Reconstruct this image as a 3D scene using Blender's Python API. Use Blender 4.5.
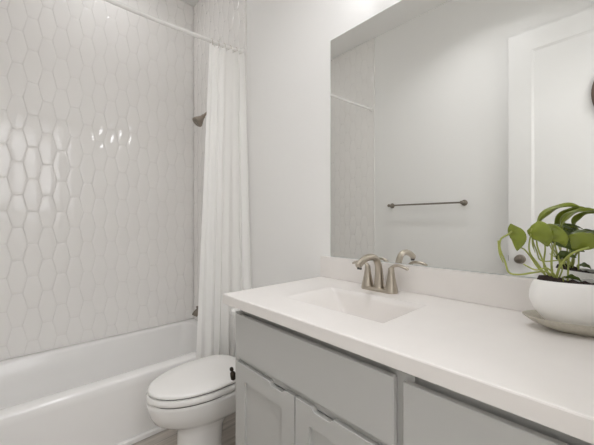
import bpy, bmesh, math, random
from mathutils import Vector, Matrix, noise

for o in list(bpy.data.objects):
    bpy.data.objects.remove(o, do_unlink=True)
S = bpy.context.scene
COL = S.collection
PI = math.pi

# ------------------------------------------------------------------ camera
cam_d = bpy.data.cameras.new('camera')
cam = bpy.data.objects.new('camera', cam_d)
COL.objects.link(cam)
cam.location = (1.04, -1.144, 1.165)
cam.rotation_euler = (math.radians(90), 0, math.radians(47.1))
cam_d.sensor_width = 36
cam_d.lens = 307.6 / 594 * 36
cam_d.clip_start = 0.01
S.camera = cam

# ------------------------------------------------------------------ world, exposure
W = bpy.data.worlds.new('world')
S.world = W
W.use_nodes = True
W.node_tree.nodes['Background'].inputs[0].default_value = (0.9, 0.95, 1, 1)
W.node_tree.nodes['Background'].inputs[1].default_value = 0.3
S.view_settings.view_transform = 'Standard'
S.view_settings.look = 'None'
S.view_settings.gamma = 1
S.view_settings.use_curve_mapping = False
S.view_settings.exposure = 0.0
S.cycles.max_bounces = 14
S.cycles.diffuse_bounces = 12
S.cycles.glossy_bounces = 6
S.cycles.sample_clamp_indirect = 6
S.cycles.use_denoising = True


def area(name, loc, rot, sx, sy, energy, color, spread=180):
    l = bpy.data.lights.new(name, 'AREA')
    l.shape = 'ELLIPSE' if sx == sy else 'RECTANGLE'
    l.size = sx
    l.size_y = sy
    l.energy = energy
    l.color = color
    l.spread = math.radians(spread)
    o = bpy.data.objects.new(name, l)
    o.location = loc
    o.rotation_euler = rot
    COL.objects.link(o)
    return o


ROOM_FILL = 5.4      # unseen ceiling lamp added for even fill in the room
HALL_FILL = 21      # lamp added in the unseen hall, fill through the open door
ALCOVE_FILL = 1.6          # unseen downlight added over the tub as extra fill
VANITY = 13.0         # emission of the vanity light's round bulbs
PANE_FILL = 2.6        # glow of a pane added in the unseen hall as side fill
LAMP_COL = (0.985, 0.98, 1.0)
area('room_fill_lamp', (0.30, -0.85, 2.985), (0, 0, 0), 0.15, 0.15, ROOM_FILL, LAMP_COL, 130)
area('hall_fill_lamp', (2.0, -1.0, 2.945), (0, 0, 0), 0.7, 0.7, HALL_FILL, LAMP_COL)
area('tub_fill_lamp', (-1.11, -0.70, 2.992), (0, 0, 0), 0.13, 0.13, ALCOVE_FILL, LAMP_COL)


# ------------------------------------------------------------------ materials
def mat(name, color, rough=0.5, metal=0.0, bump=0, bscale=200, var=0, vscale=8, spec=0.5, coat=0, sss=0, trans=0, emit=0):
    m = bpy.data.materials.new(name)
    m.use_nodes = True
    nt = m.node_tree
    b = nt.nodes['Principled BSDF']
    b.inputs['Base Color'].default_value = (*color, 1)
    b.inputs['Roughness'].default_value = rough
    b.inputs['Metallic'].default_value = metal
    b.inputs['Specular IOR Level'].default_value = spec
    b.inputs['Coat Weight'].default_value = coat
    b.inputs['Coat Roughness'].default_value = 0.05
    if sss:
        b.inputs['Subsurface Weight'].default_value = sss
        b.inputs['Subsurface Radius'].default_value = (0.02, 0.02, 0.015)
        b.inputs['Subsurface Scale'].default_value = 0.3
    if emit:
        b.inputs['Emission Color'].default_value = (0.985, 0.98, 1.0, 1)
        b.inputs['Emission Strength'].default_value = emit
    tc = nt.nodes.new('ShaderNodeTexCoord')
    if var:
        n = nt.nodes.new('ShaderNodeTexNoise')
        n.inputs['Scale'].default_value = vscale
        n.inputs['Detail'].default_value = 4
        nt.links.new(tc.outputs['Object'], n.inputs['Vector'])
        r = nt.nodes.new('ShaderNodeMix')
        r.data_type = 'RGBA'
        r.inputs[6].default_value = (*[max(0, c * (1 - var)) for c in color], 1)
        r.inputs[7].default_value = (*[min(1, c * (1 + var)) for c in color], 1)
        nt.links.new(n.outputs['Fac'], r.inputs[0])
        nt.links.new(r.outputs[2], b.inputs['Base Color'])
    if bump:
        n = nt.nodes.new('ShaderNodeTexNoise')
        n.inputs['Scale'].default_value = bscale
        n.inputs['Detail'].default_value = 3
        nt.links.new(tc.outputs['Object'], n.inputs['Vector'])
        bp = nt.nodes.new('ShaderNodeBump')
        bp.inputs['Strength'].default_value = bump
        bp.inputs['Distance'].default_value = 0.002
        nt.links.new(n.outputs['Fac'], bp.inputs['Height'])
        nt.links.new(bp.outputs['Normal'], b.inputs['Normal'])
    return m


M_WALL = mat('wall_paint', (0.86, 0.857, 0.845), 0.75, bump=0.35, bscale=110)
M_CEIL = mat('ceiling_paint', (0.86, 0.857, 0.845), 0.85, bump=0.3, bscale=90)
M_TRIM = mat('trim_paint', (0.80, 0.797, 0.785), 0.3, var=0.01)
M_TILE = mat('glazed_tile', (0.87, 0.857, 0.84), 0.06, var=0.02, vscale=5, spec=0.5)
M_GROUT = mat('tile_grout', (0.75, 0.735, 0.715), 0.9, bump=0.2, bscale=400)
M_TUB = mat('tub_enamel', (0.86, 0.855, 0.845), 0.12, var=0.01)
M_PORC = mat('porcelain', (0.82, 0.815, 0.80), 0.1, var=0.01)
M_SEAT = mat('seat_plastic', (0.83, 0.82, 0.80), 0.22, var=0.01)
M_GAP = mat('gap_shade_and_nozzles', (0.08, 0.075, 0.07), 0.6, var=0.1)  # dark nozzles and aerator; also shade painted into the toilet seat gaps
M_CTOP = mat('cultured_marble', (0.81, 0.782, 0.757), 0.28, var=0.03, vscale=14)
M_CAB = mat('cabinet_paint', (0.49, 0.49, 0.475), 0.42, var=0.015)
M_NICK = mat('brushed_nickel', (0.50, 0.45, 0.38), 0.3, metal=1, var=0.06, vscale=60)
M_BRNZ = mat('dark_bronze', (0.25, 0.22, 0.185), 0.38, metal=0.9, var=0.1, vscale=40)
M_SHOW = mat('aged_nickel', (0.36, 0.32, 0.27), 0.4, metal=0.9, var=0.1, vscale=40)
M_BLACK = mat('oil_rubbed_bronze', (0.045, 0.035, 0.025), 0.4, metal=0.7, var=0.2, vscale=40)
M_CURT = mat('curtain_fabric', (0.95, 0.945, 0.93), 0.9, bump=0.3, bscale=900, var=0.01, spec=0.2)


def make_translucent(m, fac):
    nt = m.node_tree
    b = nt.nodes['Principled BSDF']
    t = nt.nodes.new('ShaderNodeBsdfTranslucent')
    t.inputs['Color'].default_value = (0.93, 0.925, 0.91, 1)
    mx = nt.nodes.new('ShaderNodeMixShader')
    mx.inputs[0].default_value = fac
    nt.links.new(b.outputs[0], mx.inputs[1])
    nt.links.new(t.outputs[0], mx.inputs[2])
    nt.links.new(mx.outputs[0], nt.nodes['Material Output'].inputs['Surface'])


make_translucent(M_CURT, 0.15)
M_ROD = mat('rod_enamel', (0.85, 0.84, 0.82), 0.25, var=0.01)
M_MIRR = mat('mirror_silver', (0.88, 0.885, 0.868), 0.0, metal=1)
M_MEDGE = mat('mirror_edge', (0.75, 0.80, 0.78), 0.2, var=0.02)
M_POT = mat('white_ceramic', (0.9, 0.89, 0.87), 0.45, var=0.015)
M_SAUC = mat('speckled_stoneware', (0.50, 0.47, 0.40), 0.5, var=0.18, vscale=160)
M_SOIL = mat('potting_soil', (0.035, 0.022, 0.02), 0.95, bump=1, bscale=150, var=0.5, vscale=90)
M_STEM = mat('plant_stem', (0.36, 0.40, 0.10), 0.5, var=0.2, vscale=30)
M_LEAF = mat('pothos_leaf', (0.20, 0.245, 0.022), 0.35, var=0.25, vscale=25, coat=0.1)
M_LEAF_SHADE = mat('shaded_pothos_leaf', (0.085, 0.125, 0.02), 0.35, var=0.25, vscale=25, coat=0.1)  # shaded copy of the leaf green, the shade is put into the colour
M_BULB = mat('frosted_bulb', (0.9, 0.9, 0.88), 0.5, var=0.01, emit=VANITY)
M_FILL_PANE = mat('fill_pane', (0.5, 0.5, 0.5), 0.1, var=0.01, emit=PANE_FILL)  # emissive fill surface for the added hall pane
M_DIFF = mat('light_diffuser', (0.9, 0.9, 0.88), 0.5, var=0.01)
M_PLAQ = mat('brown_wood', (0.13, 0.09, 0.065), 0.5, var=0.3, vscale=30)


def floor_mat():
    m = bpy.data.materials.new('wood_look_tile')
    m.use_nodes = True
    nt = m.node_tree
    b = nt.nodes['Principled BSDF']
    b.inputs['Roughness'].default_value = 0.45
    tc = nt.nodes.new('ShaderNodeTexCoord')
    mp = nt.nodes.new('ShaderNodeMapping')
    mp.inputs['Rotation'].default_value = (0, 0, math.radians(90))
    mp.inputs['Location'].default_value = (0.06, 0.055, 0)
    br = nt.nodes.new('ShaderNodeTexBrick')
    br.inputs['Color1'].default_value = (0.40, 0.36, 0.32, 1)
    br.inputs['Color2'].default_value = (0.50, 0.46, 0.415, 1)
    br.inputs['Mortar'].default_value = (0.33, 0.31, 0.285, 1)
    br.inputs['Scale'].default_value = 1.0
    br.inputs['Brick Width'].default_value = 0.9
    br.inputs['Row Height'].default_value = 0.15
    br.inputs['Mortar Size'].default_value = 0.003
    nt.links.new(tc.outputs['Object'], mp.inputs['Vector'])
    nt.links.new(mp.outputs['Vector'], br.inputs['Vector'])
    mp2 = nt.nodes.new('ShaderNodeMapping')
    mp2.inputs['Scale'].default_value = (26, 2.2, 1)
    nz = nt.nodes.new('ShaderNodeTexNoise')
    nz.inputs['Scale'].default_value = 2.0
    nz.inputs['Detail'].default_value = 5
    nt.links.new(tc.outputs['Object'], mp2.inputs['Vector'])
    nt.links.new(mp2.outputs['Vector'], nz.inputs['Vector'])
    mx = nt.nodes.new('ShaderNodeMix')
    mx.data_type = 'RGBA'
    mx.blend_type = 'OVERLAY'
    mx.inputs[0].default_value = 0.55
    nt.links.new(br.outputs['Color'], mx.inputs[6])
    nt.links.new(nz.outputs['Fac'], mx.inputs[7])
    nt.links.new(mx.outputs[2], b.inputs['Base Color'])
    return m


M_FLOOR = floor_mat()


# ------------------------------------------------------------------ helpers
def wloc(o):
    v = Vector((0, 0, 0))
    while o:
        v += o.location
        o = o.parent
    return v


def obj(name, bm, m, parent=None, smooth=False, angle=None, bevel=0, seg=2, local=False, recalc=True):
    """One mesh object; the bmesh is in world coordinates (or in the parent's when local)."""
    if recalc:
        bmesh.ops.recalc_face_normals(bm, faces=bm.faces[:])
    if parent is not None and not local:
        bmesh.ops.translate(bm, verts=bm.verts[:], vec=-wloc(parent))
    me = bpy.data.meshes.new(name)
    bm.to_mesh(me)
    bm.free()
    for mm in (m if isinstance(m, (list, tuple)) else [m]):
        me.materials.append(mm)
    o = bpy.data.objects.new(name, me)
    COL.objects.link(o)
    if parent is not None:
        o.parent = parent
    if bevel:
        md = o.modifiers.new('bevel', 'BEVEL')
        md.width = bevel
        md.segments = seg
        md.limit_method = 'ANGLE'
        md.angle_limit = math.radians(40)
        md.harden_normals = True
        smooth = True
    if smooth:
        for p in me.polygons:
            p.use_smooth = True
        if angle or bevel:
            me.set_sharp_from_angle(angle=math.radians(angle or 40))
    return o


def thing(name, label, cat, loc=(0, 0, 0), group=None, rotz=0):
    o = bpy.data.objects.new(name, None)
    o.location = loc
    o.rotation_euler = (0, 0, rotz)
    o.empty_display_size = 0.05
    COL.objects.link(o)
    return tag(o, label, cat, group)


def tag(o, label, cat, group=None):
    o['label'] = label
    o['category'] = cat
    if group:
        o['group'] = group
    return o


def struct(o, label=None):
    o['kind'] = 'structure'
    if label:
        o['label'] = label
    return o


def box(bm, x0, x1, y0, y1, z0, z1):
    vs = [bm.verts.new((x, y, z)) for x in (x0, x1) for y in (y0, y1) for z in (z0, z1)]
    for f in ((0, 1, 3, 2), (4, 6, 7, 5), (0, 4, 5, 1), (2, 3, 7, 6), (0, 2, 6, 4), (1, 5, 7, 3)):
        bm.faces.new([vs[i] for i in f])
    return bm


def bx(*a):
    return box(bmesh.new(), *a)


def loft(bm, loops, cap0=True, cap1=True, closed=True):
    rings = [[bm.verts.new(p) for p in l] for l in loops]
    n = len(rings[0])
    for a, b in zip(rings, rings[1:]):
        for i in range(n if closed else n - 1):
            j = (i + 1) % n
            bm.faces.new((a[i], a[j], b[j], b[i]))
    if cap0:
        bm.faces.new(rings[0][::-1])
    if cap1:
        bm.faces.new(rings[-1])
    return bm


def frame_for(d):
    d = d.normalized()
    up = Vector((0, 0, 1)) if abs(d.z) < 0.95 else Vector((1, 0, 0))
    a = d.cross(up).normalized()
    return a, a.cross(d).normalized()


def catmull(pts, k=6):
    P = [Vector(p) for p in pts]
    if len(P) < 3:
        return P
    P = [2 * P[0] - P[1]] + P + [2 * P[-1] - P[-2]]
    out = []
    for i in range(1, len(P) - 2):
        for s in range(k):
            t = s / k
            a, b, c, d = P[i - 1], P[i], P[i + 1], P[i + 2]
            out.append(0.5 * ((2 * b) + (c - a) * t + (2 * a - 5 * b + 4 * c - d) * t * t + (3 * b - a - 3 * c + d) * t ** 3))
    out.append(P[-2])
    return out


def tube(bm, pts, r, n=12, flat=None, caps=True):
    """Tube through pts; r is a number or a list (one radius for each control point)."""
    P = [Vector(p) for p in pts]
    R = list(r) if isinstance(r, (list, tuple)) else [r] * len(P)
    loops = []
    a_prev = None
    for i, p in enumerate(P):
        d = (P[min(i + 1, len(P) - 1)] - P[max(i - 1, 0)]).normalized()
        if a_prev is None:
            a, b = frame_for(d)
        else:
            a = (a_prev - d * a_prev.dot(d)).normalized()
            b = a.cross(d).normalized()
        a_prev = a
        fx = flat[i] if flat else (1, 1)
        loops.append([p + a * math.cos(2 * PI * k / n) * R[i] * fx[0] + b * math.sin(2 * PI * k / n) * R[i] * fx[1] for k in range(n)])
    return loft(bm, loops, caps, caps)


def interp(vals, m):
    out = []
    for i in range(m):
        t = i / (m - 1) * (len(vals) - 1)
        k = min(int(t), len(vals) - 2)
        f = t - k
        out.append(vals[k] * (1 - f) + vals[k + 1] * f)
    return out


def lathe(bm, prof, c=(0, 0, 0), axis=(0, 0, 1), n=24, cap0=True, cap1=True, sx=1, sy=1):
    """prof: (radius, height along the axis)."""
    ax = Vector(axis).normalized()
    a, b = frame_for(ax) if abs(ax.z) < 0.99 else (Vector((1, 0, 0)), Vector((0, 1, 0)))
    C = Vector(c)
    loops = [[C + ax * h + a * math.cos(2 * PI * k / n) * r * sx + b * math.sin(2 * PI * k / n) * r * sy for k in range(n)] for r, h in prof]
    return loft(bm, loops, cap0, cap1)


def rrect(x0, x1, y0, y1, r, k=5):
    pts = []
    for cx, cy, a0 in ((x1 - r, y1 - r, 0), (x0 + r, y1 - r, 90), (x0 + r, y0 + r, 180), (x1 - r, y0 + r, 270)):
        for i in range(k + 1):
            a = math.radians(a0 + 90 * i / k)
            pts.append((cx + r * math.cos(a), cy + r * math.sin(a)))
    return pts


def rbox(bm, x0, x1, y0, y1, zs, r=0.01, k=5):
    """Vertical rounded prism; zs is a list of (z, inset)."""
    return loft(bm, [[(x, y, z) for x, y in rrect(x0 + i, x1 - i, y0 + i, y1 - i, max(0.001, r - i * 0.5), k)] for z, i in zs])


# ------------------------------------------------------------------ the room
XW, XE = -1.485, 1.22          # tub wall, door wall
YS = -1.524                    # wall behind the camera
H = 3.0
TILE_X = -0.68                 # where the tile stops on the two end walls
struct(obj('floor', bx(XW - 0.1, 2.9, YS - 0.1, 0.1, -0.05, 0), M_FLOOR))
struct(obj('ceiling', bx(XW - 0.1, 2.9, YS - 0.1, 0.1, H, H + 0.05), M_CEIL))
struct(obj('wall_north', bx(XW - 0.1, XE + 0.1, 0, 0.1, 0, H), M_WALL))
struct(obj('wall_south', bx(XW - 0.1, 2.9, YS - 0.1, YS, 0, H), M_WALL))
struct(obj('wall_west', bx(XW - 0.1, XW, YS, 0, 0, H), M_WALL))
# wall with the doorway
DY0, DY1, DH = -1.455, -0.715, 2.49
bm = bmesh.new()
box(bm, XE, XE + 0.11, DY1, 0, 0, H)
box(bm, XE, XE + 0.11, YS, DY0, 0, H)
box(bm, XE, XE + 0.11, DY0, DY1, DH, H)
struct(obj('wall_east', bm, M_WALL))
bm = bmesh.new()
box(bm, XE - 0.016, XE, DY1, DY1 + 0.075, 0, DH + 0.075)
box(bm, XE - 0.016, XE, DY0 - 0.06, DY0, 0, DH + 0.075)
box(bm, XE - 0.016, XE, DY0, DY1, DH, DH + 0.075)
struct(obj('trim_1', bm, M_TRIM, bevel=0.003))
# hall beyond the doorway
struct(obj('wall_hall_east', bx(2.8, 2.9, YS, 0, 0, H), M_WALL))
win = struct(obj('fill_window', bx(2.785, 2.799, -1.36, -0.24, 1.4, 2.6), M_FILL_PANE))  # glowing pane added out of view to light the lower walls
bm = bmesh.new()
for y0, y1, z0, z1 in ((-1.44, -1.36, 1.32, 2.68), (-0.24, -0.16, 1.32, 2.68), (-1.36, -0.24, 1.32, 1.4), (-1.36, -0.24, 2.6, 2.68), (-1.36, -0.24, 1.985, 2.015)):
    box(bm, 2.77, 2.799, y0, y1, z0, z1)
obj('fill_window_frame', bm, M_TRIM, win)
struct(obj('wall_hall_north', bx(XE + 0.11, 2.8, 0, 0.1, 0, H), M_WALL))
struct(obj('baseboard_north', bx(TILE_X + 0.004, 0.055, -0.014, 0, 0, 0.13), M_TRIM, bevel=0.004))
struct(obj('baseboard_south', bx(TILE_X + 0.004, 1.2, YS, YS + 0.014, 0, 0.13), M_TRIM, bevel=0.004))


# ------------------------------------------------------------------ tiled walls of the tub alcove
def clip(poly, x0, x1, y0, y1):
    def cut(P, ins, inter):
        out = []
        for i, p in enumerate(P):
            q = P[i - 1]
            if ins(p):
                if not ins(q):
                    out.append(inter(q, p))
                out.append(p)
            elif ins(q):
                out.append(inter(q, p))
        return out
    ix = lambda c: (lambda a, b: (c, a[1] + (b[1] - a[1]) * (c - a[0]) / (b[0] - a[0])))
    iy = lambda c: (lambda a, b: (a[0] + (b[0] - a[0]) * (c - a[1]) / (b[1] - a[1]), c))
    for ins, it in ((lambda p: p[0] >= x0, ix(x0)), (lambda p: p[0] <= x1, ix(x1)), (lambda p: p[1] >= y0, iy(y0)), (lambda p: p[1] <= y1, iy(y1))):
        if not poly:
            return []
        poly = cut(poly, ins, it)
    return poly


def tiled(name, to3, u0, u1, v0, v1, ua, va, seed):
    """Elongated hexagons, 100 x 200 mm, each a little pillowed and a little out of true."""
    rnd = random.Random(seed)
    bm = bmesh.new()
    g = [bm.verts.new(to3(*p)) for p in ((u0, v0, 0.0062), (u1, v0, 0.0062), (u1, v1, 0.0062), (u0, v1, 0.0062))]
    f = bm.faces.new(g)
    f.material_index = 1
    PITCH, HT, FL, WD = 0.0712, 0.2, 0.0237, 0.0475
    c0 = int(math.floor((u0 - ua) / PITCH)) - 1
    c1 = int(math.ceil((u1 - ua) / PITCH)) + 1
    for c in range(c0, c1 + 1):
        cu = ua + c * PITCH
        r0 = int(math.floor((v0 - va) / HT)) - 2
        r1 = int(math.ceil((v1 - va) / HT)) + 2
        for r in range(r0, r1 + 1):
            cv = va + r * HT + (HT / 2 if c % 2 else 0)
            G = 0.0008
            hexa = [(cu - FL + G * .5, cv - HT / 2 + G), (cu + FL - G * .5, cv - HT / 2 + G), (cu + WD - G * 1.1, cv), (cu + FL - G * .5, cv + HT / 2 - G), (cu - FL + G * .5, cv + HT / 2 - G), (cu - WD + G * 1.1, cv)]
            P = clip(hexa, u0, u1, v0, v1)
            P = [p for i, p in enumerate(P) if abs(p[0] - P[i - 1][0]) + abs(p[1] - P[i - 1][1]) > 1e-5]
            if len(P) < 3:
                continue
            mu = sum(p[0] for p in P) / len(P)
            mv = sum(p[1] for p in P) / len(P)
            tu, tv = rnd.gauss(0, 0.009), rnd.gauss(0, 0.006)
            bow = abs(rnd.gauss(0.0007, 0.0004))
            rings = []
            for s, hgt in ((1.0, 0.0060), (1.0, 0.0078), (0.965, 0.0087), (0.82, 0.0094), (0.45, 0.0095 + bow * .6)):
                rings.append([bm.verts.new(to3(mu + (p[0] - mu) * s, mv + (p[1] - mv) * s, hgt + (0 if hgt < 0.007 else (p[0] - mu) * s * tu + (p[1] - mv) * s * tv))) for p in P])
            n = len(P)
            for a, b in zip(rings, rings[1:]):
                for i in range(n):
                    bm.faces.new((a[i], a[(i + 1) % n], b[(i + 1) % n], b[i]))
            ctr = bm.verts.new(to3(mu, mv, 0.0095 + bow))
            for i in range(n):
                bm.faces.new((rings[-1][i], rings[-1][(i + 1) % n], ctr))
    o = obj(name, bm, [M_TILE, M_GROUT], smooth=True, angle=50, recalc=False)
    return struct(o)


TZ = 0.352
tiled('wall_west_tile', lambda u, v, h: (XW + h, u, v), YS + 0.009, -0.009, TZ, H, -1.117, 1.633, 1)
tiled('wall_north_tile', lambda u, v, h: (-u, -h, v), -TILE_X + 0.004, -XW - 0.009, TZ, H, 1.441, 1.633, 2)
tiled('wall_south_tile', lambda u, v, h: (u, YS + h, v), XW + 0.009, TILE_X - 0.004, TZ, H, -1.441, 1.633, 3)
struct(obj('trim_2', bx(TILE_X - 0.004, TILE_X, -0.011, 0, TZ - 0.25, H), M_ROD))
struct(obj('trim_3', bx(TILE_X - 0.004, TILE_X, YS, YS + 0.011, TZ - 0.25, H), M_ROD))

# ------------------------------------------------------------------ bathtub
TX0, TX1, TY0, TY1, TH = XW + 0.001, -0.744, YS + 0.001, -0.001, 0.352
tub = thing('bathtub', 'white alcove bathtub with flat apron below the hexagon tiled wall', 'bathtub', (-1.11, -0.76, 0))


def tubloop(x0, x1, y0, y1, r, z):
    return [(x, y, z) for x, y in rrect(x0, x1, y0, y1, r, 8)]


bm = bmesh.new()
loft(bm, [
    tubloop(TX0, TX1 + 0.002, TY0, TY1, 0.012, 0.30),
    tubloop(TX0, TX1 + 0.002, TY0, TY1, 0.012, TH - 0.012),
    tubloop(TX0 + 0.004, TX1 - 0.003, TY0 + 0.004, TY1 - 0.004, 0.012, TH - 0.003),
    tubloop(TX0 + 0.012, TX1 - 0.012, TY0 + 0.012, TY1 - 0.012, 0.012, TH),
    tubloop(TX0 + 0.055, TX1 - 0.070, TY0 + 0.07, TY1 - 0.06, 0.075, TH),
    tubloop(TX0 + 0.064, TX1 - 0.079, TY0 + 0.08, TY1 - 0.068, 0.075, TH - 0.003),
    tubloop(TX0 + 0.072, TX1 - 0.088, TY0 + 0.092, TY1 - 0.075, 0.075, TH - 0.014),
    tubloop(TX0 + 0.085, TX1 - 0.10, TY0 + 0.14, TY1 - 0.09, 0.085, 0.22),
    tubloop(TX0 + 0.10, TX1 - 0.115, TY0 + 0.22, TY1 - 0.105, 0.10, 0.10),
    tubloop(TX0 + 0.13, TX1 - 0.145, TY0 + 0.28, TY1 - 0.135, 0.10, 0.055),
    tubloop(TX0 + 0.18, TX1 - 0.19, TY0 + 0.34, TY1 - 0.19, 0.09, 0.045)], cap0=False)
obj('basin', bm, M_TUB, tub, smooth=True, angle=60)
bm = bmesh.new()
box(bm, TX1 - 0.03, TX1 + 0.001, TY0, TY1, 0.028, TH - 0.02)
obj('apron', bm, M_TUB, tub, bevel=0.003)
bm = bmesh.new()
box(bm, TX1 - 0.03, TX1 + 0.018, TY0, TY1, 0.0, 0.028)
obj('apron_foot', bm, M_TUB, tub, bevel=0.006, seg=3)
bm = lathe(bmesh.new(), [(0.034, 0), (0.034, 0.006), (0.028, 0.01), (0.0, 0.011)], (-1.11, -0.094, 0.255), (0, -1, 0.12), 24)
obj('overflow_plate', bm, M_NICK, tub, smooth=True, angle=40)
bm = lathe(bmesh.new(), [(0.032, 0), (0.032, 0.003), (0.02, 0.005), (0.0, 0.006)], (-1.11, -0.30, 0.045), (0, 0, 1), 24)
obj('drain', bm, M_NICK, tub, smooth=True, angle=40)

# tub spout
sp = thing('tub_spout', 'brushed nickel tub spout on the tiled wall above the tub end', 'tub spout', (-1.11, -0.01, 0.52))
P = catmull([(-1.11, -0.0, 0.528), (-1.11, -0.06, 0.53), (-1.11, -0.12, 0.522), (-1.11, -0.155, 0.50), (-1.11, -0.165, 0.485)], 5)
obj('spout_body', tube(bmesh.new(), P, interp([0.026, 0.025, 0.024, 0.022, 0.02], len(P)), 20), M_BRNZ, sp, smooth=True, angle=50)
obj('escutcheon', lathe(bmesh.new(), [(0.036, 0), (0.036, 0.005), (0.028, 0.012)], (-1.11, -0.0095, 0.528), (0, -1, 0), 28), M_BRNZ, sp, smooth=True, angle=40)
obj('diverter_knob', lathe(bmesh.new(), [(0.004, 0), (0.004, 0.018), (0.008, 0.02), (0.008, 0.028), (0.003, 0.031)], (-1.11, -0.145, 0.522), (0, 0, 1), 14), M_BRNZ, sp, smooth=True, angle=40)

# shower head
sh = thing('showerhead', 'dark nickel shower head on a bent arm high on the tiled wall', 'shower head', (-1.11, -0.01, 2.02))
P = catmull([(-1.11, -0.008, 2.012), (-1.11, -0.035, 2.008), (-1.11, -0.07, 1.985), (-1.11, -0.10, 1.952)], 6)
obj('shower_arm', tube(bmesh.new(), P, 0.0095, 12), M_SHOW, sh, smooth=True, angle=50)
obj('escutcheon', lathe(bmesh.new(), [(0.03, 0), (0.03, 0.004), (0.014, 0.014)], (-1.11, -0.0095, 2.012), (0, -1, 0), 24), M_BRNZ, sh, smooth=True, angle=40)
bm = lathe(bmesh.new(), [(0.010, -0.012), (0.015, -0.004), (0.015, 0.008), (0.018, 0.018), (0.027, 0.035), (0.036, 0.055), (0.040, 0.066), (0.040, 0.074), (0.036, 0.077)], (-1.11, -0.098, 1.954), (0, -0.66, -0.75), 28)
hd = obj('spray_head', bm, M_SHOW, sh, smooth=True, angle=40)
bm = bmesh.new()
ax = Vector((0, -0.66, -0.75)).normalized()
a, b = frame_for(ax)
for ring, cnt in ((0.010, 6), (0.020, 12), (0.029, 16)):
    for k in range(cnt):
        t = 2 * PI * k / cnt
        lathe(bm, [(0.0018, 0), (0.0012, 0.003)], Vector((-1.11, -0.098, 1.954)) + ax * 0.077 + a * ring * math.cos(t) + b * ring * math.sin(t), ax, 6)
obj('nozzles', bm, M_GAP, hd)

# ------------------------------------------------------------------ curtain rod, rings and curtain
rod = thing('curtain_rod', 'thin white shower curtain rod spanning the tub alcove', 'curtain rod', (-0.712, -0.76, 2.298))
RZ = 2.298


def rod_x(y):
    return -0.705 - 0.055 * math.sin(PI * (-y) / 1.524)


P = [(rod_x(-y), -y, RZ) for y in [0.012 + 1.5 * i / 24 for i in range(25)]]
obj('rod', tube(bmesh.new(), P, 0.0115, 14), M_ROD, rod, smooth=True, angle=50)
for yy, ax in ((-0.0095, (0, -1, 0)), (YS + 0.0095, (0, 1, 0))):
    obj('end_cap', lathe(bmesh.new(), [(0.026, 0), (0.026, 0.012), (0.019, 0.018), (0.013, 0.022)], (rod_x(0), yy, RZ), ax, 24), M_ROD, rod, smooth=True, angle=40)

NF = 5.5


def curtain_pt(s, t):
    """s along the gathered width (0 at the wall), t from top (0) to hem (1)."""
    spread = 0.226 + 0.093 * t
    y = -0.014 - spread * s
    y -= 0.008 * math.sin(2 * PI * NF * 2 * s + 0.6) * (0.5 + 0.5 * t)
    ph = 2 * PI * NF * s + 0.35 * math.sin(3.1 * s * PI + 1.2 * t) + 0.4
    amp = 0.017 + 0.009 * t
    amp *= 1 - 0.55 * max(0, min(1, (s - 0.45) * 4)) * (1 - max(0, min(1, (s - 0.85) * 8)))
    x = rod_x(y) + 0.004 + amp * math.sin(ph) * (1 - 0.45 * math.cos(5.3 * s + 1)) + 0.010 * t * math.sin(2 * PI * 1.5 * s + 0.5)
    x += (0.012 + 0.10 * t) * max(0.0, 1 - 2.6 * s) + 0.012 * t
    x = max(x, -0.735 - 0.0)
    x += 0.002 * math.sin(ph * 3.1 + 4 * t)
    z = 2.281 - 2.14 * t
    z -= (1 - min(1, t * 30)) * 0.02 * (1 - abs(math.cos(PI * NF * (s - 0.28 / NF)))) 
    return (x, y, z)


bm = bmesh.new()
NS, NT = 150, 48
g = [[bm.verts.new(curtain_pt(i / NS, (j / NT))) for i in range(NS + 1)] for j in range(NT + 1)]
for j in range(NT):
    for i in range(NS):
        bm.faces.new((g[j][i], g[j][i + 1], g[j + 1][i + 1], g[j + 1][i]))
cur = obj('shower_curtain', bm, M_CURT, smooth=True)
tag(cur, 'white fabric shower curtain drawn to the wall in narrow folds', 'curtain')
for k in range(6):
    s = (k + 0.28) / NF
    if s > 1:
        break
    x, y, z = curtain_pt(min(s, 0.985), 0.0)
    xr = rod_x(y)
    pts = []
    for q in range(21):
        a = 2 * PI * q / 20
        pts.append((xr + 0.016 * math.cos(a), y, RZ - 0.012 + (0.0275 if math.sin(a) > 0 else 0.0215) * math.sin(a)))
    bm = tube(bmesh.new(), pts, 0.0014, 6)
    r = obj('curtain_ring', bm, M_NICK, smooth=True)
    tag(r, 'small curtain ring on the white rod above the gathered curtain', 'curtain ring', 'rings carrying the shower curtain')

# ------------------------------------------------------------------ toilet
TCX = -0.388
toi = thing('toilet', 'white toilet with closed lid between the tub and the vanity', 'toilet', (TCX, -0.4, 0))
TDZ = -0.010


def egg(hw, yf, yb, z, yc=None, n=44, p=2.0, pb=3.0):
    yc = yc if yc is not None else yf + (yb - yf) * 0.56
    z += TDZ * min(1, z / 0.2)
    yf += 0.006 * min(1, z / 0.4)
    out = []
    for k in range(n):
        a = 2 * PI * k / n
        c, s = math.cos(a), math.sin(a)
        e = p if s < 0 else pb
        x = hw * math.copysign(abs(c) ** (2 / e), c)
        y = (abs(s) ** (2 / e)) * ((yf - yc) if s < 0 else (yb - yc))
        out.append((TCX + x, yc + y, z))
    return out


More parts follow.
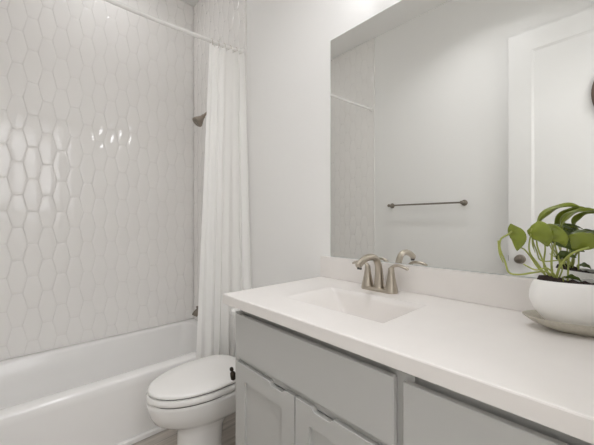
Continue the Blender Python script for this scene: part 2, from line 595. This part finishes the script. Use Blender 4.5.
bm = bmesh.new()
loft(bm, [egg(0.100, -0.592, -0.36, 0.0, p=2.4), egg(0.100, -0.592, -0.36, 0.012, p=2.4), egg(0.090, -0.582, -0.37, 0.025, p=2.4), egg(0.084, -0.574, -0.37, 0.10, p=2.4),
          egg(0.084, -0.572, -0.36, 0.19, p=2.4), egg(0.088, -0.576, -0.33, 0.220, p=2.3), egg(0.102, -0.596, -0.24, 0.234, p=2.2), egg(0.128, -0.640, -0.14, 0.252), egg(0.152, -0.681, -0.09, 0.280), egg(0.166, -0.703, -0.10, 0.318),
          egg(0.172, -0.714, -0.12, 0.362), egg(0.172, -0.714, -0.12, 0.374), egg(0.165, -0.706, -0.12, 0.380)])
obj('bowl', bm, M_PORC, toi, smooth=True, angle=60)
bm = bmesh.new()
rbox(bm, TCX - 0.05, TCX + 0.042, -0.25, -0.06, [(0.0, 0.0), (0.012, 0.0), (0.02, 0.006), (0.26, 0.006)], 0.03, 6)
obj('trapway', bm, M_PORC, toi, smooth=True, angle=50)
bm = loft(bmesh.new(), [egg(0.163, -0.703, -0.245, 0.378), egg(0.163, -0.703, -0.245, 0.387)])
obj('seat_gap_shade', bm, M_GAP, toi)  # dark slab stands for the shade between bowl and seat
bm = loft(bmesh.new(), [egg(0.170, -0.710, -0.24, 0.3855), egg(0.1735, -0.7155, -0.236, 0.390), egg(0.1735, -0.7155, -0.235, 0.403), egg(0.170, -0.711, -0.238, 0.4125)])
obj('seat', bm, M_SEAT, toi, smooth=True, angle=50)
bm = loft(bmesh.new(), [egg(0.160, -0.700, -0.243, 0.4120), egg(0.160, -0.700, -0.243, 0.4185)])
obj('seat_gap_shade', bm, M_GAP, toi)  # same dark shade line between seat and lid
bm = loft(bmesh.new(), [egg(0.164, -0.704, -0.238, 0.418), egg(0.168, -0.709, -0.235, 0.420), egg(0.1685, -0.7095, -0.235, 0.427), egg(0.165, -0.706, -0.238, 0.432),
                        egg(0.155, -0.694, -0.248, 0.4355), egg(0.10, -0.62, -0.30, 0.438), egg(0.03, -0.50, -0.40, 0.4385)])
obj('lid', bm, M_SEAT, toi, smooth=True, angle=60)
for sx in (-0.075, 0.075):
    bm = lathe(bmesh.new(), [(0.012, -0.022), (0.0125, -0.018), (0.0125, 0.018), (0.012, 0.022)], (TCX + sx, -0.232, 0.398), (1, 0, 0), 16)
    obj('hinge', bm, M_SEAT, toi, smooth=True, angle=40)
bm = bmesh.new()
rbox(bm, TCX - 0.165, TCX + 0.165, -0.195, -0.022, [(0.385, 0.022), (0.40, 0.016), (0.50, 0.008), (0.628, 0.0)], 0.035, 8)
obj('tank', bm, M_PORC, toi, smooth=True, angle=50)
bm = bmesh.new()
rbox(bm, TCX - 0.175, TCX + 0.175, -0.207, -0.017, [(0.628, 0.006), (0.632, 0.0), (0.648, 0.0), (0.656, 0.004), (0.659, 0.012)], 0.04, 8)
obj('tank_lid', bm, M_PORC, toi, smooth=True, angle=50)
fl = obj('flush_button', lathe(bmesh.new(), [(0.02, 0), (0.02, 0.003), (0.018, 0.0045), (0, 0.005)], (TCX, -0.11, 0.659), (0, 0, 1), 24), M_NICK, toi, smooth=True, angle=40)

# toilet paper holder on the vanity's end panel
tp = thing('toilet_paper_holder', 'dark bronze paper holder on the vanity end panel above the toilet lid', 'paper holder', (0.055, -0.49, 0.58))
obj('wall_plate', lathe(bmesh.new(), [(0.022, 0), (0.022, 0.004), (0.014, 0.012), (0.008, 0.014)], (0.0455, -0.492, 0.585), (-1, 0, 0), 24), M_BLACK, tp, smooth=True, angle=40)
P = catmull([(0.04, -0.492, 0.585), (0.03, -0.494, 0.583), (0.012, -0.508, 0.580), (0.004, -0.516, 0.578)], 5)
obj('post', tube(bmesh.new(), P, 0.0065, 12), M_BLACK, tp, smooth=True, angle=50)
bm = lathe(bmesh.new(), [(0.004, -0.017), (0.0095, -0.012), (0.0105, 0.0), (0.0095, 0.012), (0.004, 0.017)], (0.004, -0.518, 0.575), (-0.3, 0, 1), 18)
obj('end_knob', bm, M_BLACK, tp, smooth=True, angle=50)
bm = lathe(bmesh.new(), [(0.003, -0.008), (0.007, -0.005), (0.0075, 0.003), (0.004, 0.008)], (-0.006, -0.518, 0.596), (-0.6, 0, 0.8), 16)
obj('pivot_tip', bm, M_BLACK, tp, smooth=True, angle=50)

# ------------------------------------------------------------------ vanity
CT = 0.897       # counter top
CB = 0.860
VX0, VX1 = 0.045, XE - 0.001
FY = -0.532      # face frame
DF = -0.548      # front of doors and drawers
van = thing('vanity_cabinet', 'light grey painted vanity cabinet with shaker doors under the white counter', 'vanity cabinet', (0.64, -0.27, 0))
bm = bmesh.new()
box(bm, VX0, VX0 + 0.018, FY + 0.02, -0.002, 0.0, CB)
box(bm, VX1 - 0.018, VX1, FY + 0.02, -0.002, 0.0, CB)
box(bm, VX0 + 0.018, VX1 - 0.018, FY + 0.02, -0.002, 0.10, 0.118)
box(bm, VX0 + 0.018, VX1 - 0.018, -0.010, -0.002, 0.118, CB)
box(bm, VX0 + 0.018, VX1 - 0.018, FY + 0.075, FY + 0.09, 0.0, 0.10)
obj('carcass', bm, M_CAB, van)
bm = bmesh.new()
for x0, x1, z0, z1 in ((VX0, VX0 + 0.045, 0.10, 0.834), (0.695, 0.740, 0.10, CB), (VX1 - 0.045, VX1, 0.10, 0.834),
                       (VX0 + 0.018, VX1 - 0.018, 0.825, CB), (VX0 + 0.045, 0.695, 0.655, 0.70), (VX0 + 0.045, 0.695, 0.10, 0.135), (0.740, VX1 - 0.045, 0.10, 0.135),
                       (0.74, VX1 - 0.045, 0.60, 0.635), (0.74, VX1 - 0.045, 0.36, 0.395)):
    d = 0.014 if z0 == 0.825 else 0
    box(bm, x0, x1, FY + d, FY + d + 0.019, z0, z1 - (0.0005 if z1 == CB else 0))
obj('face_frame', bm, M_CAB, van)
obj('false_front', bx(0.071, 0.701, DF, FY - 0.0005, 0.684, 0.836), M_CAB, van, bevel=0.002)


def shaker_door(x0, x1, z0, z1, scoop):
    st = 0.056
    bm = bmesh.new()
    box(bm, x0, x0 + st, DF, FY - 0.0005, z0, z1)
    box(bm, x1 - st, x1, DF, FY - 0.0005, z0, z1)
    box(bm, x0 + st, x1 - st, DF, FY - 0.0005, z0, z0 + st)
    # top rail
    box(bm, x0 + st, x1 - st, DF, FY - 0.0005, z1 - st, z1)
    # finger pull cut into the top edge: rebuild the door outline as one plate in profile
    bm.free()
    prof = [(x0, z1)]
    a, b = scoop
    for k in range(9):
        t = k / 8
        prof.append((a + (b - a) * 0.22 * t, z1 - 0.011 * (0.5 - 0.5 * math.cos(PI * t))))
    for k in range(9):
        t = k / 8
        prof.append((b - (b - a) * 0.22 * (1 - t), z1 - 0.011 * (0.5 + 0.5 * math.cos(PI * t))))
    prof.append((x1, z1))
    outer = prof + [(x1, z0), (x0, z0)]
    inner = [(x0 + st, z0 + st), (x1 - st, z0 + st), (x1 - st, z1 - st), (x0 + st, z1 - st)]
    bm = bmesh.new()
    for y in (DF, FY - 0.0005):
        vo = [bm.verts.new((x, y, z)) for x, z in outer]
        vi = [bm.verts.new((x, y, z)) for x, z in inner]
        eds = [bm.edges.new((vo[i], vo[(i + 1) % len(vo)])) for i in range(len(vo))] + [bm.edges.new((vi[i], vi[(i + 1) % 4])) for i in range(4)]
        bmesh.ops.triangle_fill(bm, use_beauty=True, edges=eds)
        if y == DF:
            fo, fi = vo, vi
        else:
            for A, B in ((fo, vo), (fi, vi)):
                for i in range(len(A)):
                    j = (i + 1) % len(A)
                    bm.faces.new((A[i], A[j], B[j], B[i]))
    d = obj('door', bm, M_CAB, van, bevel=0.0018)
    obj('door_panel', bx(x0 + st - 0.004, x1 - st + 0.004, DF + 0.0085, FY - 0.0006, z0 + st - 0.004, z1 - st + 0.004), M_CAB, d)
    return d


shaker_door(0.075, 0.3875, 0.118, 0.664, (0.262, 0.346))
shaker_door(0.3915, 0.695, 0.118, 0.664, (0.449, 0.536))
for z0, z1 in ((0.640, 0.834), (0.40, 0.615), (0.118, 0.375)):
    obj('drawer', bx(0.722, VX1 - 0.012, DF, FY - 0.0005, z0, z1), M_CAB, van, bevel=0.002)

# counter with integral sink
top = thing('countertop', 'white cultured marble counter with integral rectangular sink', 'countertop', (0.62, -0.28, CB))
CX0, CX1, CY0 = 0.0, XE - 0.0005, -0.56
BX0, BX1, BY0, BY1 = 0.185, 0.598, -0.420, -0.160
bm = bmesh.new()


def hole_loop(z, i=0):
    return [(x, y, z) for x, y in rrect(BX0 + i, BX1 - i, BY0 + i, BY1 - i, 0.003, 3)]


e = 0.004
outer = [[(CX0 + i, CY0 + i, z), (CX1, CY0 + i, z), (CX1, -0.001, z), (CX0 + i, -0.001, z)] for z, i in ((CB, 0.002), (CB + 0.002, 0), (CT - e, 0), (CT - e * .3, e * .3), (CT, e))]
rings = [[bm.verts.new(p) for p in l] for l in outer]
for a, b in zip(rings, rings[1:]):
    for i in range(4):
        bm.faces.new((a[i], a[(i + 1) % 4], b[(i + 1) % 4], b[i]))
hl = [bm.verts.new(p) for p in hole_loop(CT)]
eds = [bm.edges.get((rings[-1][i], rings[-1][(i + 1) % 4])) for i in range(4)] + [bm.edges.new((hl[i], hl[(i + 1) % len(hl)])) for i in range(len(hl))]
bmesh.ops.triangle_fill(bm, use_beauty=True, edges=eds)
hb = [bm.verts.new(p) for p in hole_loop(CB)]
for i in range(len(hl)):
    j = (i + 1) % len(hl)
    bm.faces.new((hl[i], hl[j], hb[j], hb[i]))
eds = [bm.edges.get((rings[0][i], rings[0][(i + 1) % 4])) for i in range(4)] + [bm.edges.get((hb[i], hb[(i + 1) % len(hb)])) for i in range(len(hb))]
bmesh.ops.triangle_fill(bm, use_beauty=True, edges=eds)
obj('slab', bm, M_CTOP, top)
# sink: long ramp from the left, steep other sides
bm = bmesh.new()
NX, NY = 72, 52


def smin(vals, k=0.012):
    m = min(vals)
    return m - k * math.log(sum(math.exp(-(v - m) / k) for v in vals))


grid = []
for j in range(NY + 1):
    row = []
    for i in range(NX + 1):
        x = BX0 + (BX1 - BX0) * i / NX
        y = BY0 + (BY1 - BY0) * j / NY
        d = smin([1.25 * (math.sqrt((x - BX0) ** 2 + 0.0004) - 0.02), 4.5 * (BX1 - x), 4.5 * (y - BY0), 4.5 * (BY1 - y), 0.105 + 0.05 * (x - 0.4)], 0.008)
        d = max(0.0, d)
        row.append(bm.verts.new((x, y, CT - 0.0008 - d)))
    grid.append(row)
for j in range(NY):
    for i in range(NX):
        bm.faces.new((grid[j][i], grid[j][i + 1], grid[j + 1][i + 1], grid[j + 1][i]))
snk = obj('sink_basin', bm, M_CTOP, top, smooth=True)
md = snk.modifiers.new('thick', 'SOLIDIFY')
md.thickness = 0.004
md.offset = -1
obj('drain', lathe(bmesh.new(), [(0.028, 0), (0.028, 0.003), (0.022, 0.005), (0.012, 0.004), (0.0, 0.0055)], (0.42, -0.29, CT - 0.112), (0, 0, 1), 28), M_NICK, top, smooth=True, angle=40)
tag(obj('backsplash', bx(CX0 + 0.001, CX1, -0.021, -0.001, CT, 0.9985), M_CTOP, bevel=0.002), 'low cultured marble backsplash strip under the wall mirror', 'backsplash')

# ------------------------------------------------------------------ faucet
fau = thing('faucet', 'brushed nickel two handle faucet standing behind the sink', 'faucet', (0.371, -0.08, CT))
FX, FYY = 0.371, -0.08
bm = bmesh.new()
loft(bm, [[(x, y, z) for x, y in rrect(FX - 0.078 + i, FX + 0.078 - i, FYY - 0.027 + i, FYY + 0.027 - i, 0.026 - i * .8, 8)] for z, i in ((CT, 0.001), (CT + 0.003, 0), (CT + 0.010, 0.001), (CT + 0.013, 0.004))])
obj('base_plate', bm, M_NICK, fau, smooth=True, angle=45)
P = catmull([(FX, FYY, CT + 0.010), (FX, FYY, CT + 0.03), (FX, FYY - 0.001, CT + 0.07), (FX, FYY - 0.008, CT + 0.105), (FX, FYY - 0.032, CT + 0.131), (FX, FYY - 0.07, CT + 0.136), (FX, FYY - 0.108, CT + 0.127), (FX, FYY - 0.140, CT + 0.109)], 6)
n = len(P)
rr = interp([0.022, 0.0185, 0.0155, 0.0135, 0.0125, 0.0125, 0.0125, 0.0120], n)
fl_ = [(1 + 0.35 * max(0, i / n - 0.6), 1 - 0.3 * max(0, i / n - 0.5)) for i in range(n)]
obj('spout', tube(bmesh.new(), P, rr, 20, flat=fl_), M_NICK, fau, smooth=True, angle=50)
obj('aerator', lathe(bmesh.new(), [(0.0085, 0), (0.0085, 0.006), (0.0075, 0.007)], P[-1] + Vector((0, 0.010, -0.006)), (0, -0.25, -1), 16), M_GAP, fau, smooth=True, angle=40)
obj('lift_rod', lathe(bmesh.new(), [(0.0022, 0), (0.0022, 0.03), (0.005, 0.033), (0.005, 0.040), (0.002, 0.043)], (FX + 0.0, FYY + 0.026, CT + 0.004), (0, 0, 1), 12), M_NICK, fau, smooth=True, angle=40)
for sx in (-1, 1):
    hx = FX + sx * 0.053
    bm = lathe(bmesh.new(), [(0.0245, 0.010), (0.0235, 0.018), (0.0195, 0.035), (0.0155, 0.055), (0.0125, 0.075), (0.0115, 0.083), (0.0115, 0.086), (0.0105, 0.088), (0.0105, 0.093), (0.007, 0.097), (0, 0.098)], (hx, FYY, CT), (0, 0, 1), 28)
    hb_ = obj('handle', bm, M_NICK, fau, smooth=True, angle=35)
    P = catmull([(hx - sx * 0.006, FYY, CT + 0.088), (hx + sx * 0.012, FYY - 0.001, CT + 0.103), (hx + sx * 0.034, FYY - 0.002, CT + 0.106), (hx + sx * 0.058, FYY - 0.004, CT + 0.101), (hx + sx * 0.070, FYY - 0.005, CT + 0.096)], 6)
    n = len(P)
    obj('lever', tube(bmesh.new(), P, interp([0.0095, 0.0085, 0.0075, 0.008, 0.0062], n), 14, flat=[(1.05, 0.72)] * n), M_NICK, hb_, smooth=True, angle=60)

# ------------------------------------------------------------------ mirror
mir = thing('wall_mirror', 'large frameless wall mirror resting on the backsplash behind the faucet', 'mirror', (0.62, -0.003, 0.9985))
MX0, MX1, MZ0, MZ1 = 0.053, XE - 0.02, 1.0, 2.051
bm = bx(MX0, MX1, -0.0055, -0.0005, MZ0, MZ1)
obj('glass_backing', bm, M_MEDGE, mir)
bm = bmesh.new()
loft(bm, [[(x, y, z) for x, z in ((MX0 + i, MZ0 + i), (MX1 - i, MZ0 + i), (MX1 - i, MZ1 - i), (MX0 + i, MZ1 - i))] for y, i in ((-0.0055, 0.0015), (-0.0062, 0.0022))])
obj('mirror_face', bm, M_MIRR, mir)

# vanity light above the mirror
vl = thing('vanity_light', 'brushed nickel vanity light with three round frosted bulbs above the mirror', 'wall light', (0.55, -0.01, 2.33))
bm = bmesh.new()
loft(bm, [[(x, y, z) for x, z in rrect(0.27 + i, 0.83 - i, 2.29 + i, 2.37 - i, 0.02, 5)] for y, i in ((-0.0005, 0), (-0.02, 0), (-0.025, 0.004))])
obj('back_plate', bm, M_NICK, vl, smooth=True, angle=40)
for k, x in enumerate((0.34, 0.55, 0.76)):
    P = catmull([(x, -0.02, 2.33), (x, -0.08, 2.352), (x, -0.155, 2.382), (x, -0.175, 2.355)], 5)
    obj('arm', tube(bmesh.new(), P, 0.008, 12), M_NICK, vl, smooth=True, angle=50)
    s = obj('socket_cup', lathe(bmesh.new(), [(0.03, 0.0), (0.03, 0.02), (0.02, 0.03), (0.008, 0.034)], (x, -0.175, 2.329), (0, 0, 1), 24), M_NICK, vl, smooth=True, angle=40)
    bm = lathe(bmesh.new(), [(0.013, 0.0), (0.014, -0.008)] + [(0.044 * math.sin(math.radians(q)), -0.046 + 0.044 * math.cos(math.radians(q))) for q in range(24, 180, 12)] + [(0.001, -0.090)], (x, -0.175, 2.33), (0, 0, 1), 28)
    obj('light_bulb', bm, M_BULB, vl, smooth=True, angle=60)

# bodies around the added ceiling fill lamps
x, y, r = 2.0, -1.0, 0.38
c = thing('hall_fill_light', 'white round flush light added as fill in the unseen hall beyond the door', 'ceiling light', (x, y, H))
obj('light_rim', lathe(bmesh.new(), [(r + 0.01, -0.001), (r + 0.01, -0.035), (r - 0.005, -0.04), (r - 0.005, -0.03)], (x, y, H), (0, 0, 1), 40, cap1=False), M_NICK, c, smooth=True, angle=40)
obj('light_diffuser', lathe(bmesh.new(), [(r - 0.006, -0.012), (r - 0.006, -0.04), (r * .7, -0.046), (0, -0.05)], (x, y, H), (0, 0, 1), 40), M_DIFF, c, smooth=True, angle=40)
for x, y, r, lab in ((-1.11, -0.70, 0.07, 'small round recessed downlight added as fill in the ceiling over the tub'), (0.30, -0.85, 0.08, 'small round recessed downlight added as fill in the ceiling before the mirror')):
    dl = thing('fill_downlight', lab, 'ceiling light', (x, y, H))
    obj('trim_ring', lathe(bmesh.new(), [(r, -0.0005), (r, -0.003), (r + 0.015, -0.008), (r + 0.02, -0.004), (r + 0.02, -0.0005)], (x, y, H), (0, 0, 1), 36, cap0=False, cap1=False), M_TRIM, dl, smooth=True, angle=40)

# ------------------------------------------------------------------ wall behind the camera (seen in the mirror)
tb = thing('towel_bar', 'brushed nickel towel bar on the wall opposite the mirror', 'towel bar', (-0.17, YS, 1.323))
for x in (-0.485, 0.15):
    bm = lathe(bmesh.new(), [(0.024, 0.0), (0.024, 0.005), (0.016, 0.012), (0.010, 0.03), (0.010, 0.05), (0.0135, 0.056), (0.0135, 0.068), (0.008, 0.073)], (x, YS, 1.323), (0, 1, 0), 24)
    obj('post', bm, M_BRNZ, tb, smooth=True, angle=40)
obj('bar', tube(bmesh.new(), [(-0.487, YS + 0.062, 1.323), (0.152, YS + 0.062, 1.323)], 0.007, 14), M_BRNZ, tb, smooth=True, angle=50)

# the open door leaf, standing flat against that wall
LX0, LX1, LY0, LY1, LZ0, LZ1 = 0.462, 1.198, YS + 0.032, YS + 0.067, 0.012, 2.472
door = bpy.data.objects.new('door_1', None)
door.location = (LX1, LY0, 0)
COL.objects.link(door)
struct(door, 'tall white shaker door standing open against the wall opposite the mirror')
bm = bmesh.new()
ST = 0.131
box(bm, LX0, LX0 + ST, LY0, LY1, LZ0, LZ1)
box(bm, LX1 - ST, LX1, LY0, LY1, LZ0, LZ1)
box(bm, LX0 + ST, LX1 - ST, LY0, LY1, LZ1 - ST, LZ1)
box(bm, LX0 + ST, LX1 - ST, LY0, LY1, LZ0, LZ0 + 0.22)
obj('door_frame', bm, M_TRIM, door)
bm = bmesh.new()
px0, px1, pz0, pz1 = LX0 + ST, LX1 - ST, LZ0 + 0.22, LZ1 - ST
loft(bm, [[(x, y, z) for x, z in ((px0 + i, pz0 + i), (px1 - i, pz0 + i), (px1 - i, pz1 - i), (px0 + i, pz1 - i))] for y, i in ((LY1 - 0.024, 0.0), (LY1 - 0.001, 0.0), (LY1 - 0.007, 0.016), (LY1 - 0.007, 0.02))])
obj('door_panel', bm, M_TRIM, door)
KX, KZ = 0.532, 0.912
bm = lathe(bmesh.new(), [(0.032, 0.0), (0.032, 0.004), (0.026, 0.009), (0.012, 0.012), (0.011, 0.028), (0.018, 0.034), (0.026, 0.043), (0.0275, 0.052), (0.024, 0.060), (0.012, 0.064), (0, 0.065)], (KX, LY1, KZ), (0, 1, 0), 28)
obj('knob', bm, M_BRNZ, door, smooth=True, angle=40)
obj('latch', bx(LX0 - 0.004, LX0 + 0.002, LY0 + 0.010, LY0 + 0.027, KZ - 0.02, KZ + 0.02), M_BRNZ, door)
for z in (0.25, 1.24, 2.23):
    obj('hinge', lathe(bmesh.new(), [(0.006, -0.045), (0.006, 0.045)], (LX1 + 0.004, LY0 - 0.004, z), (0, 0, 1), 12), M_NICK, door, smooth=True, angle=40)
# oval plaque hanging on the door
pq = thing('oval_plaque', 'brown oval wood plaque hanging on the white door', 'wall plaque', (1.02, LY1 - 0.009, 1.93))
obj('plaque_board', lathe(bmesh.new(), [(0.17, 0.0), (0.18, 0.003), (0.18, 0.014), (0.172, 0.018), (0.10, 0.02)], (1.058, LY1 - 0.0068, 1.945), (0, 1, 0), 48, sx=0.95, sy=1.15), M_PLAQ, pq, smooth=True, angle=40)

# ------------------------------------------------------------------ saucer and potted plant
ROT = math.radians(27)
OX, OY = 0.985, -0.112
sau = obj('plant_saucer', lathe(bmesh.new(), [(0.070, 0.0), (0.078, 0.001), (0.10, 0.008), (0.124, 0.019), (0.141, 0.031), (0.1415, 0.0335), (0.139, 0.0335), (0.122, 0.0225), (0.10, 0.0125), (0.08, 0.008), (0.0, 0.007)], (0, 0, 0), (0, 0, 1), 64, sx=1, sy=0.50), M_SAUC, smooth=True, angle=60)
sau.location = (OX - 0.004, OY - 0.0, CT)
sau.rotation_euler = (0, 0, ROT)
tag(sau, 'oval greyish stoneware saucer under the white planter on the counter', 'saucer')
pot = thing('potted_plant', 'green pothos in an oval white ceramic planter at the counter end', 'potted plant', (OX, OY, CT + 0.008), rotz=ROT)
PZ = 1.0 - (CT + 0.008)      # local height of z = 1.0
bm = lathe(bmesh.new(), [(0.070, 0.0), (0.084, 0.004), (0.102, 0.018), (0.122, 0.043), (0.1315, 0.068), (0.1315, 0.083), (0.127, 0.103), (0.1205, 0.1155), (0.1180, 0.1165), (0.1155, 0.115), (0.121, 0.10), (0.124, 0.08), (0.115, 0.05), (0.0, 0.045)], (0, 0, 0), (0, 0, 1), 64, sx=1, sy=0.42)
obj('pot', bm, M_POT, pot, smooth=True, angle=60, local=True)
bm = bmesh.new()
NR, NA = 14, 56
ctr = bm.verts.new((0, 0, 0.111))
prev = None
for r in range(1, NR + 1):
    row = []
    for k in range(NA):
        a = 2 * PI * k / NA
        x, y = 0.119 * r / NR * math.cos(a), 0.119 * 0.42 * r / NR * math.sin(a)
        hgt = 0.107 + 0.010 * noise.noise((x * 60, y * 60, 1)) + 0.022 * math.exp(-((x + 0.09) ** 2 + y * y) / 0.0009)
        row.append(bm.verts.new((x, y, hgt if r < NR else 0.104)))
    for k in range(NA):
        j = (k + 1) % NA
        if prev is None:
            bm.faces.new((ctr, row[k], row[j]))
        else:
            bm.faces.new((prev[k], row[k], row[j], prev[j]))
    prev = row
obj('soil', bm, M_SOIL, pot, smooth=True, local=True)


def leaf(pts, hw, side, m, base=0.25, peak=0.3, fold=0.25, curl=0.0):
    """Blade along pts (local, heights above z = 1.0); side is the blade's width direction."""
    C_ = catmull([(p[0], p[1], p[2] + PZ) for p in pts], 7)
    n = len(C_)
    bm = bmesh.new()
    S0 = Vector(side).normalized()
    K = 4
    rows = []
    for i, p in enumerate(C_):
        t = i / (n - 1)
        d = (C_[min(i + 1, n - 1)] - C_[max(i - 1, 0)]).normalized()
        s = (S0 - d * S0.dot(d)).normalized()
        nn = s.cross(d).normalized()
        if t < peak:
            w = base + (1 - base) * math.sin(PI / 2 * t / peak)
        else:
            w = max(0.02, math.cos(PI / 2 * (t - peak) / (1 - peak)) ** 0.85)
        w *= hw
        row = []
        for k in range(-K, K + 1):
            q = k / K
            row.append(bm.verts.new(p + s * w * q + nn * (abs(q) * fold * w - curl * w * q * q) + nn * 0.0015 * math.sin(t * 14 + abs(q) * 3)))
        rows.append(row)
    for a, b in zip(rows, rows[1:]):
        for k in range(2 * K):
            bm.faces.new((a[k], a[k + 1], b[k + 1], b[k]))
    o = obj('leaf', bm, m, pot, smooth=True, local=True)
    md = o.modifiers.new('thick', 'SOLIDIFY')
    md.thickness = 0.0006
    return o


def stem(pts, r0=0.0022, r1=0.0016):
    P = catmull([(p[0], p[1], p[2] + PZ) for p in pts], 6)
    return obj('stem', tube(bmesh.new(), P, interp([r0, r1], len(P)), 8), M_STEM, pot, smooth=True, angle=60, local=True)


leaf([(-0.115, 0.0, 0.150), (-0.099, 0.0, 0.178), (-0.075, 0.0, 0.197), (-0.048, 0.0, 0.205), (-0.020, 0.0, 0.200)], 0.019, (-0.38, -0.86, -0.34), M_LEAF, base=0.5, peak=0.25, fold=0.5)
leaf([(-0.064, 0.0, 0.150), (-0.056, 0.0, 0.170), (-0.038, 0.0, 0.186), (-0.014, 0.0, 0.193), (0.018, 0.0, 0.190)], 0.018, (-0.38, -0.86, -0.30), M_LEAF, base=0.5, peak=0.25, fold=0.5)
leaf([(-0.080, 0.02, 0.149), (-0.066, 0.02, 0.155), (-0.052, 0.02, 0.155), (-0.031, 0.02, 0.146)], 0.014, (-0.3, -0.9, -0.15), M_LEAF_SHADE, base=0.3)
leaf([(-0.130, -0.010, 0.158), (-0.121, -0.022, 0.145), (-0.110, -0.028, 0.126), (-0.101, -0.024, 0.106)], 0.024, (0.7, -0.55, 0.45), M_LEAF, base=0.7, peak=0.35, fold=0.2)
leaf([(-0.100, -0.014, 0.142), (-0.088, -0.024, 0.136), (-0.074, -0.028, 0.124), (-0.066, -0.024, 0.108)], 0.018, (0.75, -0.4, 0.5), M_LEAF, base=0.6, peak=0.35, fold=0.2)
leaf([(-0.174, -0.006, 0.162), (-0.169, -0.010, 0.146), (-0.159, -0.014, 0.126), (-0.161, -0.012, 0.092)], 0.0175, (0.9, -0.4, 0.1), M_LEAF, base=0.06, peak=0.6, fold=0.2)
leaf([(-0.078, 0.015, 0.138), (-0.064, 0.008, 0.128), (-0.050, 0.004, 0.113), (-0.038, 0.004, 0.097)], 0.021, (0.8, -0.2, 0.55), M_LEAF_SHADE, base=0.7, peak=0.35, fold=0.15)
leaf([(-0.052, -0.012, 0.116), (-0.034, -0.020, 0.119), (-0.010, -0.024, 0.118), (0.020, -0.020, 0.112)], 0.023, (0.02, -0.35, 0.93), M_LEAF, base=0.8, peak=0.35, fold=0.1)
leaf([(-0.072, 0.010, 0.075), (-0.058, 0.012, 0.082), (-0.046, 0.012, 0.083), (-0.030, 0.012, 0.078)], 0.012, (0.1, -0.4, 0.9), M_LEAF_SHADE, base=0.4)
leaf([(-0.040, 0.02, 0.135), (-0.016, 0.018, 0.139), (0.006, 0.016, 0.138), (0.03, 0.014, 0.132)], 0.018, (-0.3, -0.93, -0.12), M_LEAF_SHADE, base=0.4)
leaf([(-0.104, 0.012, 0.150), (-0.096, 0.016, 0.138), (-0.088, 0.018, 0.124), (-0.084, 0.018, 0.108)], 0.019, (0.9, 0.0, 0.3), M_LEAF_SHADE, base=0.6, peak=0.4)
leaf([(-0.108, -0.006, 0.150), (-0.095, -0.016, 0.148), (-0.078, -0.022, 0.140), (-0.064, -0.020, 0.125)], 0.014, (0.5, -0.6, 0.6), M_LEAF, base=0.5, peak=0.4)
leaf([(-0.069, -0.026, 0.033), (-0.058, -0.026, 0.034), (-0.048, -0.026, 0.032), (-0.036, -0.026, 0.025)], 0.009, (0.1, -0.7, 0.5), M_LEAF_SHADE, base=0.3)
leaf([(0.030, 0.004, 0.160), (0.046, 0.000, 0.154), (0.058, 0.0, 0.138), (0.066, 0.0, 0.115)], 0.022, (0.5, -0.4, 0.6), M_LEAF, base=0.6)
leaf([(0.03, 0.010, 0.140), (0.055, 0.004, 0.142), (0.08, 0.0, 0.128), (0.095, 0.0, 0.10)], 0.024, (0.1, -0.9, 0.2), M_LEAF, base=0.6)
leaf([(0.045, -0.006, 0.100), (0.065, -0.010, 0.105), (0.09, -0.012, 0.09), (0.11, -0.012, 0.06)], 0.022, (0.1, -0.9, 0.2), M_LEAF, base=0.6)
stem([(-0.083, -0.012, 0.030), (-0.105, -0.022, 0.044), (-0.128, -0.020, 0.040), (-0.159, -0.018, 0.033), (-0.180, -0.016, 0.037), (-0.188, -0.014, 0.064), (-0.199, -0.012, 0.098), (-0.196, -0.010, 0.122), (-0.180, -0.008, 0.134), (-0.170, -0.008, 0.144)], 0.0022, 0.0022)
stem([(-0.201, -0.011, 0.118), (-0.199, -0.010, 0.085), (-0.191, -0.010, 0.060)], 0.0035, 0.0010)
stem([(-0.093, 0.0, 0.025), (-0.114, 0.0, 0.060), (-0.133, -0.004, 0.095), (-0.130, -0.012, 0.150)], 0.0026)
stem([(-0.088, -0.004, 0.025), (-0.103, -0.004, 0.065), (-0.116, -0.002, 0.110), (-0.113, 0.0, 0.152)], 0.0026)
stem([(-0.082, 0.0, 0.025), (-0.085, 0.0, 0.066), (-0.080, 0.0, 0.109), (-0.062, 0.0, 0.153)], 0.0028)
stem([(-0.078, -0.006, 0.025), (-0.070, -0.010, 0.060), (-0.050, -0.016, 0.090), (-0.02, -0.022, 0.106)], 0.0030, 0.0026)
stem([(-0.090, 0.004, 0.025), (-0.112, 0.004, 0.050), (-0.130, 0.002, 0.080), (-0.146, -0.006, 0.098), (-0.160, -0.010, 0.100)], 0.0022)
stem([(-0.085, 0.006, 0.025), (-0.098, 0.008, 0.055), (-0.094, 0.012, 0.10), (-0.100, 0.012, 0.148)], 0.0022)
stem([(-0.074, 0.004, 0.025), (-0.066, 0.006, 0.06), (-0.072, 0.012, 0.10), (-0.076, 0.016, 0.140)], 0.0022)
stem([(-0.075, -0.010, 0.025), (-0.10, -0.020, 0.052), (-0.125, -0.022, 0.047), (-0.150, -0.020, 0.060)], 0.0022)
stem([(-0.070, 0.0, 0.025), (-0.060, 0.008, 0.05), (-0.068, 0.010, 0.074)], 0.0018)
stem([(-0.066, -0.014, 0.02), (-0.070, -0.022, 0.032), (-0.066, -0.026, 0.034)], 0.0018)
stem([(0.02, 0.0, 0.02), (0.022, 0.004, 0.08), (0.030, 0.004, 0.158)], 0.0026)
stem([(0.03, 0.0, 0.02), (0.032, 0.004, 0.08), (0.03, 0.010, 0.140)], 0.0026)
stem([(0.04, -0.004, 0.02), (0.042, -0.005, 0.06), (0.046, -0.006, 0.100)], 0.0026)
stem([(-0.05, 0.006, 0.02), (-0.045, 0.012, 0.08), (-0.037, 0.018, 0.134)], 0.0022)
